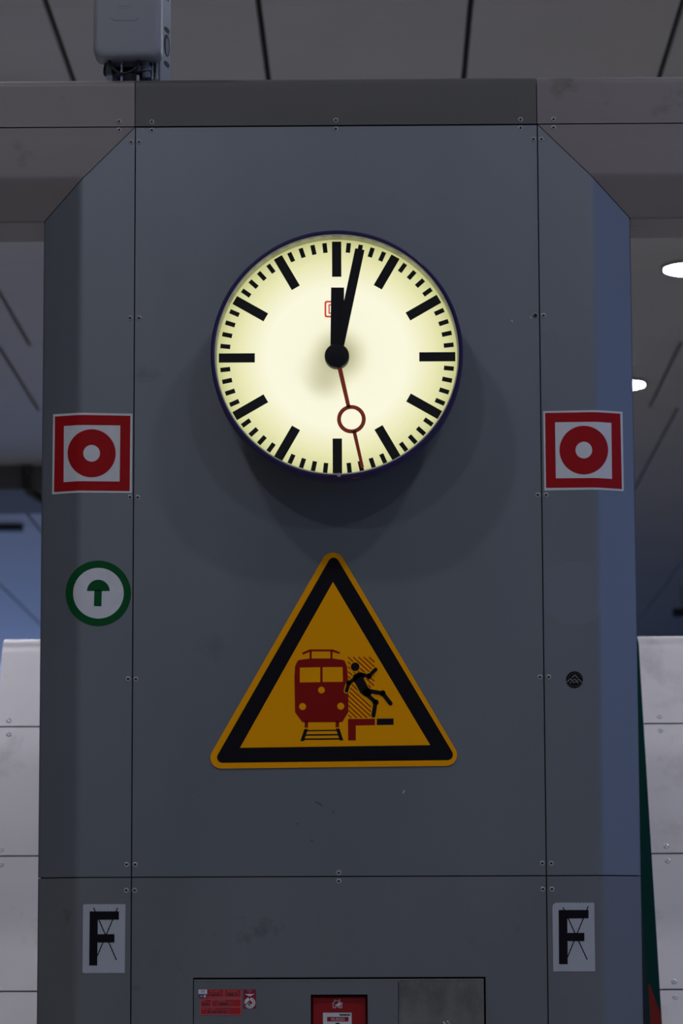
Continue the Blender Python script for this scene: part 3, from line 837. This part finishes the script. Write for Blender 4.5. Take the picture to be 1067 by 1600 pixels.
# red inspection labels
FY = 0.001
lab = sticker('inspection_label', 'small red label of printed boxes with white logo corner on the cabinet', 'label',
              [(312,1546.5),(377.8,1546),(377.5,1586.5),(312.5,1586.5)], mat('label_red', (0.42, 0.012, 0.022), 0.4), 0.0004, flat=FY)
S11 = 76 / 1067.0
def ql(pts): return [(306 + x * S11, 1540 + y * S11) for x, y in pts]
ls = []
for sgm in ([(100,300),(990,293)], [(90,470),(990,470)], [(105,637),(995,637)], [(990,100),(990,637)], [(98,300),(98,637)], [(345,300),(345,470)], [(260,262),(990,262)], [(618,100),(618,262)], ):
    ls += stroke(ql(sgm), 1.0, False)
decal('box_lines', ls, pink_p, lab, 0.0008, 0.0002, flat=FY)
decal('faded_fields', [ql(rect(270,160,560,250)), ql(rect(660,150,940,250)), ql(rect(105,350,335,455)), ql(rect(430,340,825,460)), ql(rect(225,520,770,620))], fadered_p, lab, 0.0008, 0.0001, flat=FY)
ds = []
def dashes(x0, x1, y, h, n):
    w = (x1 - x0) / n
    for i in range(n):
        if random.random() < 0.12: continue
        ds.append(ql(rect(x0 + i*w, y - h*random.uniform(.35, .5), x0 + (i + .72)*w, y + h*random.uniform(.3, .5))))
dashes(295, 550, 120, 22, 12); dashes(700, 930, 118, 22, 11); dashes(110, 200, 326, 20, 5); dashes(375, 660, 326, 20, 13); dashes(110, 420, 512, 18, 15)
decal('caption_lettering', ds, pink_p, lab, 0.0010, 0.0002, flat=FY)
ds = []
dashes(290, 520, 203, 42, 8); dashes(705, 905, 200, 46, 8); dashes(145, 275, 408, 40, 5); dashes(525, 710, 402, 38, 7); dashes(268, 320, 578, 36, 2); dashes(370, 450, 575, 40, 3); dashes(480, 570, 572, 40, 4); dashes(610, 655, 570, 40, 2)
decal('stamped_lettering', ds, mat('dark_red_ink', (0.05, 0.006, 0.010), 0.5), lab, 0.0010, 0.0002, flat=FY)
cor = decal('logo_corner', [ql(rect(55,85,247,183))], pale_p, lab, 0.0010, 0.0002, flat=FY)
decal('logo_corner_dark', [ql(rect(60,183,245,270))], mat('slate_print', (0.09, 0.10, 0.16), 0.4), lab, 0.0010, 0.0002, flat=FY)
text_polys_obj('logo_letters', 'DB', 306 + 115*S11, 1540 + 150*S11, 3.6, dred_p, cor, 0.0014, FY, 5.2)
ds = []; dashes(80, 140, 232, 26, 3)
decal('corner_mark', ds + [ql([(165,232),(205,195),(215,235),(208,272)])], pale_p, lab, 0.0014, 0.0002, flat=FY)
crim = mat('crimson_print', (0.25, 0.008, 0.035), 0.4)
lab = sticker('test_badge', 'small crimson label with white triangle above a round white test badge', 'label', [(380.3,1546),(400,1546),(400,1575.8),(380.3,1575.8)], crim, 0.0004, flat=FY)
S12 = 30 / 1067.0
def qb(pts): return [(376 + x * S12, 1540 + y * S12) for x, y in pts]
decal('triangle', [qb([(225,470),(770,465),(500,600)])], pale_p, lab, 0.0008, 0.0002, flat=FY)
decal('caption_lettering', [qb(rect(355 + 58*i, 255, 400 + 58*i, 315)) for i in range(5)] + [qb(rect(425 + 40*i, 355, 455 + 40*i, 395)) for i in range(4)], mat('rose_print', (0.48, 0.13, 0.22), 0.4), lab, 0.0008, 0.0002, flat=FY)
disc = decal('disc', [qb(circle(510, 960, 305, 40))], pale_p, lab, 0.0008, 0.0003, flat=FY)
decal('disc_marks', [qb(circle(270,1050,48,16)), qb(rect(462,640,535,745))] + stroke(qb([(340,940),(510,1130)]), 1.5, False), black_p, disc, 0.0013, 0.0002, flat=FY)
arcs = []
for a0 in range(-60, 200, 24):
    c = circle(510, 960, 235, 2, a0, a0 + 15); arcs += stroke(qb([c[0], c[2]]), 1.2, False)
decal('disc_lettering', arcs, mat('slate_ink', (0.16, 0.18, 0.24), 0.5), disc, 0.0013, 0.0002, flat=FY)
decal('disc_square', [qb([(385,900),(525,790),(680,960),(550,1080)])], fadered_p, disc, 0.0013, 0.0002, flat=FY)

# scratches and scuffs left on the pillar paint
scuff_m = mat('scuff', (0.085, 0.09, 0.10), 0.6)
S13 = 340 / 1067.0
def qs(pts): return [(440 + x * S13, 1220 + y * S13) for x, y in pts]
chip = decal('paint_chip', [qs([(597,62),(592,60),(600,46),(604,48)])] + stroke([(828.5,495),(829.5,497)], 1.2) + stroke([(799,500),(801,503)], 0.9), pale_p, pillar, 0.0002, 0.0002)
decal('scuff_mark', stroke(qs([(168,105),(188,112),(198,124)]), 2.2) + stroke(qs([(250,145),(259,165)]), 1.2) + stroke(qs([(72,210),(80,212)]), 1.6) + stroke(qs([(140,290),(156,299)]), 1.3), scuff_m, pillar, 0.0002, 0.0002)
decal('drill_hole', [circle(836.2, 493.3, 3.2, 16)], socket, pillar, 0.0030, 0.0002)

# ------------------------------------------------------------------ radio unit on top of the beam
hous = mat('radio_housing_grey', (0.26, 0.27, 0.31), 0.45)
rear_m = mat('radio_rear_alloy', (0.24, 0.27, 0.34), 0.4, 0.3)
YF = 0.03                                    # housing front
x0, x1, zb = P(145, 60, YF).x, P(251, 60, YF).x, P(198, 88, YF).z
unit = thing('radio_unit', 'grey rounded radio access unit with cables standing on the beam', 'radio unit', (0.5*(x0+x1), 0.10, ZT))
zt = zb + 0.235
def rbox(name, x0, x1, y0, y1, z0, z1, m, par, r, rf, seg=6):
    """box with outline corners r and front edge rounding rf"""
    out = round_poly([(x0, z0), (x1, z0), (x1, z1), (x0, z1)], r, seg)
    cx, cz = 0.5*(x0+x1), 0.5*(z0+z1)
    bm = bmesh.new(); rings = []
    rows = [(rf * (1 - math.sin(a)), y0 + rf * (1 - math.cos(a))) for a in [math.pi/2*i/5 for i in range(6)]] + [(0.0, y1)]
    for ins, yy in rows:
        fx = ((x1-x0)/2 - ins) / ((x1-x0)/2); fz = ((z1-z0)/2 - ins) / ((z1-z0)/2)
        rings.append([bm.verts.new((cx + (x - cx)*fx, yy, cz + (z - cz)*fz)) for x, z in out])
    n = len(out)
    for a, b in zip(rings, rings[1:]):
        for i in range(n): bm.faces.new((a[i], a[(i+1) % n], b[(i+1) % n], b[i]))
    bm.faces.new(rings[0]); bm.faces.new(rings[-1][::-1])
    return from_bm(name, bm, m, par, 50)
hs_ = rbox('housing', x0, x1, YF, YF + 0.075, zb, zt, hous, unit, 0.022, 0.014)
# embossed line and mark on the housing
S14 = 70 / 1067.0
def qr(pts): return [(160 + x * S14, y * S14) for x, y in pts]
emb = mat('embossed_grey', (0.17, 0.18, 0.21), 0.5)
decal('embossed_line', stroke(qr([(200,435),(270,483),(300,490),(780,490),(800,480),(850,435)]), 1.3), emb, hs_, 0.0, 0.0004, flat=YF)
decal('embossed_mark', [qr(rect(a, 140, a + 38, 165)) for a in (392, 440, 500, 560, 625)] + [qr(rect(a, 195, a + 34, 212)) for a in (395, 485, 562)], emb, hs_, 0.0, 0.0003, flat=YF)
# rear body with a canted right flank
ry0, ry1 = YF + 0.075, YF + 0.16
rx0, rx1 = P(164, 60, ry0).x, P(263.5, 60, ry1).x
xf = P(247, 60, ry0).x
bm = bmesh.new()
loop = [(rx0, ry0), (xf, ry0), (rx1, ry1 - 0.008), (rx1, ry1), (rx0, ry1)]
A = [bm.verts.new((x, y, ZT + 0.045)) for x, y in loop]; B = [bm.verts.new((x, y, zt - 0.005)) for x, y in loop]
bm.faces.new(A[::-1]); bm.faces.new(B)
for i in range(5): bm.faces.new((A[i], A[(i+1) % 5], B[(i+1) % 5], B[i]))
from_bm('rear_body', bm, rear_m, unit)
# flank plate going down to the beam, with screw pockets and an oval grip
fd = Vector((rx1 - xf, ry1 - 0.008 - ry0, 0)); fl_ = fd.length; fd.normalize(); fn = Vector((fd.y, -fd.x, 0))
bm = bmesh.new()
c0 = Vector((xf, ry0, 0))
v = []
for dd in (-0.001, 0.006):
    for s_, z_ in ((0, ZT + 0.02), (0, zt), (fl_, zt), (fl_, ZT + 0.004), (fl_*0.35, ZT + 0.004)):
        q = c0 + fd * s_ + fn * dd; v.append(bm.verts.new((q.x, q.y, z_)))
bm.faces.new(v[:5]); bm.faces.new(v[5:][::-1])
for i in range(5): bm.faces.new((v[i], v[5+i], v[5+(i+1) % 5], v[(i+1) % 5]))
plate = from_bm('flank_plate', bm, rear_m, unit)
def flank_disc(name, py, wr, hr, m, s_=0.62):
    z = P(258, py, ry1).z; c = c0 + fd * (fl_ * s_) + fn * 0.0066
    bm = bmesh.new()
    bm.faces.new([bm.verts.new(c + fd * (wr * math.cos(2*math.pi*i/20)) + Vector((0, 0, z + hr * math.sin(2*math.pi*i/20)))) for i in range(20)])
    return from_bm(name, bm, m, plate)
for py in (3, 54, 107):
    flank_disc('screw_pocket', py, 0.022, 0.0065, socket); flank_disc('pocket_screw', py + 2.5, 0.006, 0.0025, bright_steel, 0.85).location = fn * 0.0006
flank_disc('oval_grip', 78, 0.022, 0.028, socket)
o = flank_disc('oval_grip_face', 80, 0.013, 0.022, mat('grip_grey', (0.10, 0.12, 0.15), 0.5)); o.location = fn * 0.0006
# fins, plugs, cables and foot
for px in (233, 239.5, 246):
    p = P(px, 96, ry0)
    box('cooling_fin', p.x - 0.002, p.x + 0.002, ry0 - 0.02, ry0 + 0.03, ZT + 0.024, zb + 0.03, rear_m, unit)
for px, r_, ln_ in ((226, 0.0115, 0.045), (214, 0.009, 0.03)):
    p = P(px, 100, YF + 0.05)
    bm = bmesh.new(); cyl_bm(bm, (p.x, YF + 0.05, zb + 0.004), (0.12, 0.05, -1), r_, r_ * 0.9, ln_, 20)
    cyl_bm(bm, (p.x + 0.002, YF + 0.05, zb - 0.012), (0.12, 0.05, -1), r_ * 1.2, r_ * 1.2, 0.012, 20)
    from_bm('cable_plug', bm, mat('plug_grey', (0.10, 0.115, 0.15), 0.45), unit, 40)
cab_m = mat('cable_black', (0.010, 0.010, 0.012), 0.5)
yc_ = YF + 0.035
pts = [P(x, y_, yc_) for x, y_ in ((169,84),(171,97),(177,107),(189,114.5),(203,112),(214,104),(217,92))]
bm = bmesh.new(); tube_bm(bm, smooth_path(pts), 0.0034); from_bm('cable', bm, cab_m, unit, 60)
pts = [P(x, y_, YF + 0.06) for x, y_ in ((168,88),(164,104),(163,113),(165,119))]
bm = bmesh.new(); tube_bm(bm, smooth_path(pts), 0.003); from_bm('cable', bm, cab_m, unit, 60)
zfoot = ZT
box('foot_plate', P(160, 120, 0.05).x, P(262, 120, 0.05).x, 0.045, 0.19, ZT, ZT + 0.004, rear_m, unit)
box('bracket', P(189, 100, 0.08).x, P(192, 100, 0.08).x, 0.07, 0.14, ZT, zb + 0.03, rear_m, unit)
box('bracket', P(214, 100, 0.08).x, P(218, 100, 0.08).x, 0.07, 0.14, ZT, ZT + 0.03, rear_m, unit)
box('bracket_plate', P(176, 100, 0.11).x, P(236, 100, 0.11).x, 0.105, 0.125, ZT, ZT + 0.06, mat('bracket_dark', (0.07, 0.08, 0.11), 0.5), unit)
bm = bmesh.new(); p = P(170, 104, 0.10)
cyl_bm(bm, (p.x - 0.006, 0.10, p.z), (1, 0, 0), 0.022, 0.022, 0.014, 24)
from_bm('pivot', bm, mat('pivot_grey', (0.14, 0.14, 0.14), 0.5), unit, 40)

# ------------------------------------------------------------------ leaning clad buttresses behind the pillar
TANL = math.tan(math.radians(28)); YBASE = 1.1
def onslope(px, py):
    d = ray(px, py)                       # plane Y = YBASE + z*TANL
    t = (YBASE + CAM.z * TANL - CAM.y) / (d.y - d.z * TANL)
    return CAM + d * t
riv = screw_mesh(0.0085, bright_steel, steel)
SL = Vector((0, TANL, 1)).normalized(); NRM = Vector((0, -1, TANL)).normalized()
def buttress(label, xe0, xe1, ys, rivets, side):
    """xe0/xe1: X of the two edges; ys: seam pixel rows near the visible edge"""
    px = rivets[0][0]
    ztop = onslope(px, ys[0]).z
    zs = [ztop] + [onslope(px, q).z for q in ys[1:]] + [0.0]
    base = thing('clad_buttress', label, 'buttress', (0.5*(xe0+xe1), YBASE + 0.3, 0))
    for i in range(len(zs) - 1):
        z1, z0 = zs[i], zs[i+1]
        bm = bmesh.new()
        gp = 0.0025
        za, zb_ = z0 + (gp if i < len(zs) - 2 else 0), z1 - (gp if i else 0)
        prof = [(YBASE + za*TANL, za), (YBASE + zb_*TANL, zb_)]
        if i == 0:                            # rounded top edge
            R = 0.05; prof[-1] = (YBASE + (zb_ - R - 0.004)*TANL, zb_ - R - 0.004); prof.append((YBASE + (zb_ - R)*TANL, zb_ - R))
            for k_ in range(1, 7):
                a = math.pi/2 * k_/6
                prof.append((YBASE + (zb_ - R)*TANL + R*(1 - math.cos(a)) + 0.02*math.sin(a), zb_ - R + R*math.sin(a)))
            prof.append((prof[-1][0] + 0.004, zb_)); prof.append((YBASE + zb_*TANL + 0.45, zb_))
        A = [bm.verts.new((xe0, y_, z_)) for y_, z_ in prof]; B = [bm.verts.new((xe1, y_, z_)) for y_, z_ in prof]
        for k_ in range(len(prof) - 1): bm.faces.new((A[k_], B[k_], B[k_+1], A[k_+1]))
        og = origin(base)
        for v_ in bm.verts: v_.co -= og
        me = bpy.data.meshes.new('panel'); bm.to_mesh(me); bm.free()
        solid(link('panel', me, metal_butt, base, 35), 0.006)
    bm = bmesh.new()
    y1t = YBASE + ztop*TANL
    sec = [(YBASE + 0.012, 0.0), (y1t + 0.012 - 0.05*TANL, ztop - 0.05), (y1t + 0.06, ztop - 0.012), (y1t + 0.45, ztop - 0.012), (YBASE + 0.6, 0.0)]
    A = [bm.verts.new((xe0 + 0.002, y_, z_)) for y_, z_ in sec]; B = [bm.verts.new((xe1 - 0.002, y_, z_)) for y_, z_ in sec]
    bm.faces.new(A); bm.faces.new(B[::-1])
    for k_ in range(5): bm.faces.new((A[k_], A[(k_+1) % 5], B[(k_+1) % 5], B[k_]))
    from_bm('flank', bm, side, base)
    q = NRM.to_track_quat('-Y', 'Z')
    for rx, ry in rivets:
        p = onslope(rx, ry)
        o = bpy.data.objects.new('rivet', riv); C.objects.link(o); o.parent = base
        o.location = p + NRM * 0.0003 - origin(base); o.rotation_mode = 'QUATERNION'; o.rotation_quaternion = (-NRM).to_track_quat('Y', 'Z')
xl = onslope(4, 1010).x
buttress('pale metal-clad leaning buttress with the blue glow above it', xl, xl + 0.75, [997, 1135.5, 1337.5, 1549],
         [(14, 1126), (14, 1147.5), (2, 1327.5), (2, 1351), (-8, 1540), (-8, 1560)], mat('grey_flank', (0.30, 0.29, 0.30), 0.5))
xr = onslope(1016, 1300).x
buttress('pale metal-clad leaning buttress beside the dark green gap', xr, xr + 1.2, [992, 1130.5, 1333.5, 1546],
         [(1030, 1119.5), (1032, 1141.5), (1041, 1322), (1043, 1345), (1053.5, 1534), (1055, 1558)], mat('dark_green_flank', (0.010, 0.055, 0.055), 0.95, spec=0.0))
# red foot on the dark green flank
d_ = ray(1018, 1570); zr = (CAM + d_ * ((xr - CAM.x) / d_.x)).z
base = [o for o in C.objects if o.name.startswith('clad_buttress')][-1]
sec = [(YBASE + 0.015, 0.0), (YBASE + 0.6, 0.0), (YBASE + 0.6 + 0.4*zr, zr + 0.06), (YBASE + 0.015 + (zr - 0.03)*TANL, zr - 0.03)]
bm = bmesh.new()
A = [bm.verts.new((xr - 0.002, y_, z_)) for y_, z_ in sec]; B = [bm.verts.new((xr + 0.0015, y_, z_)) for y_, z_ in sec]
bm.faces.new(A); bm.faces.new(B[::-1])
for k_ in range(4): bm.faces.new((A[k_], A[(k_+1) % 4], B[(k_+1) % 4], B[k_]))
from_bm('red_foot', bm, mat('red_foot_paint', (0.26, 0.035, 0.035), 0.95, spec=0.0), base)
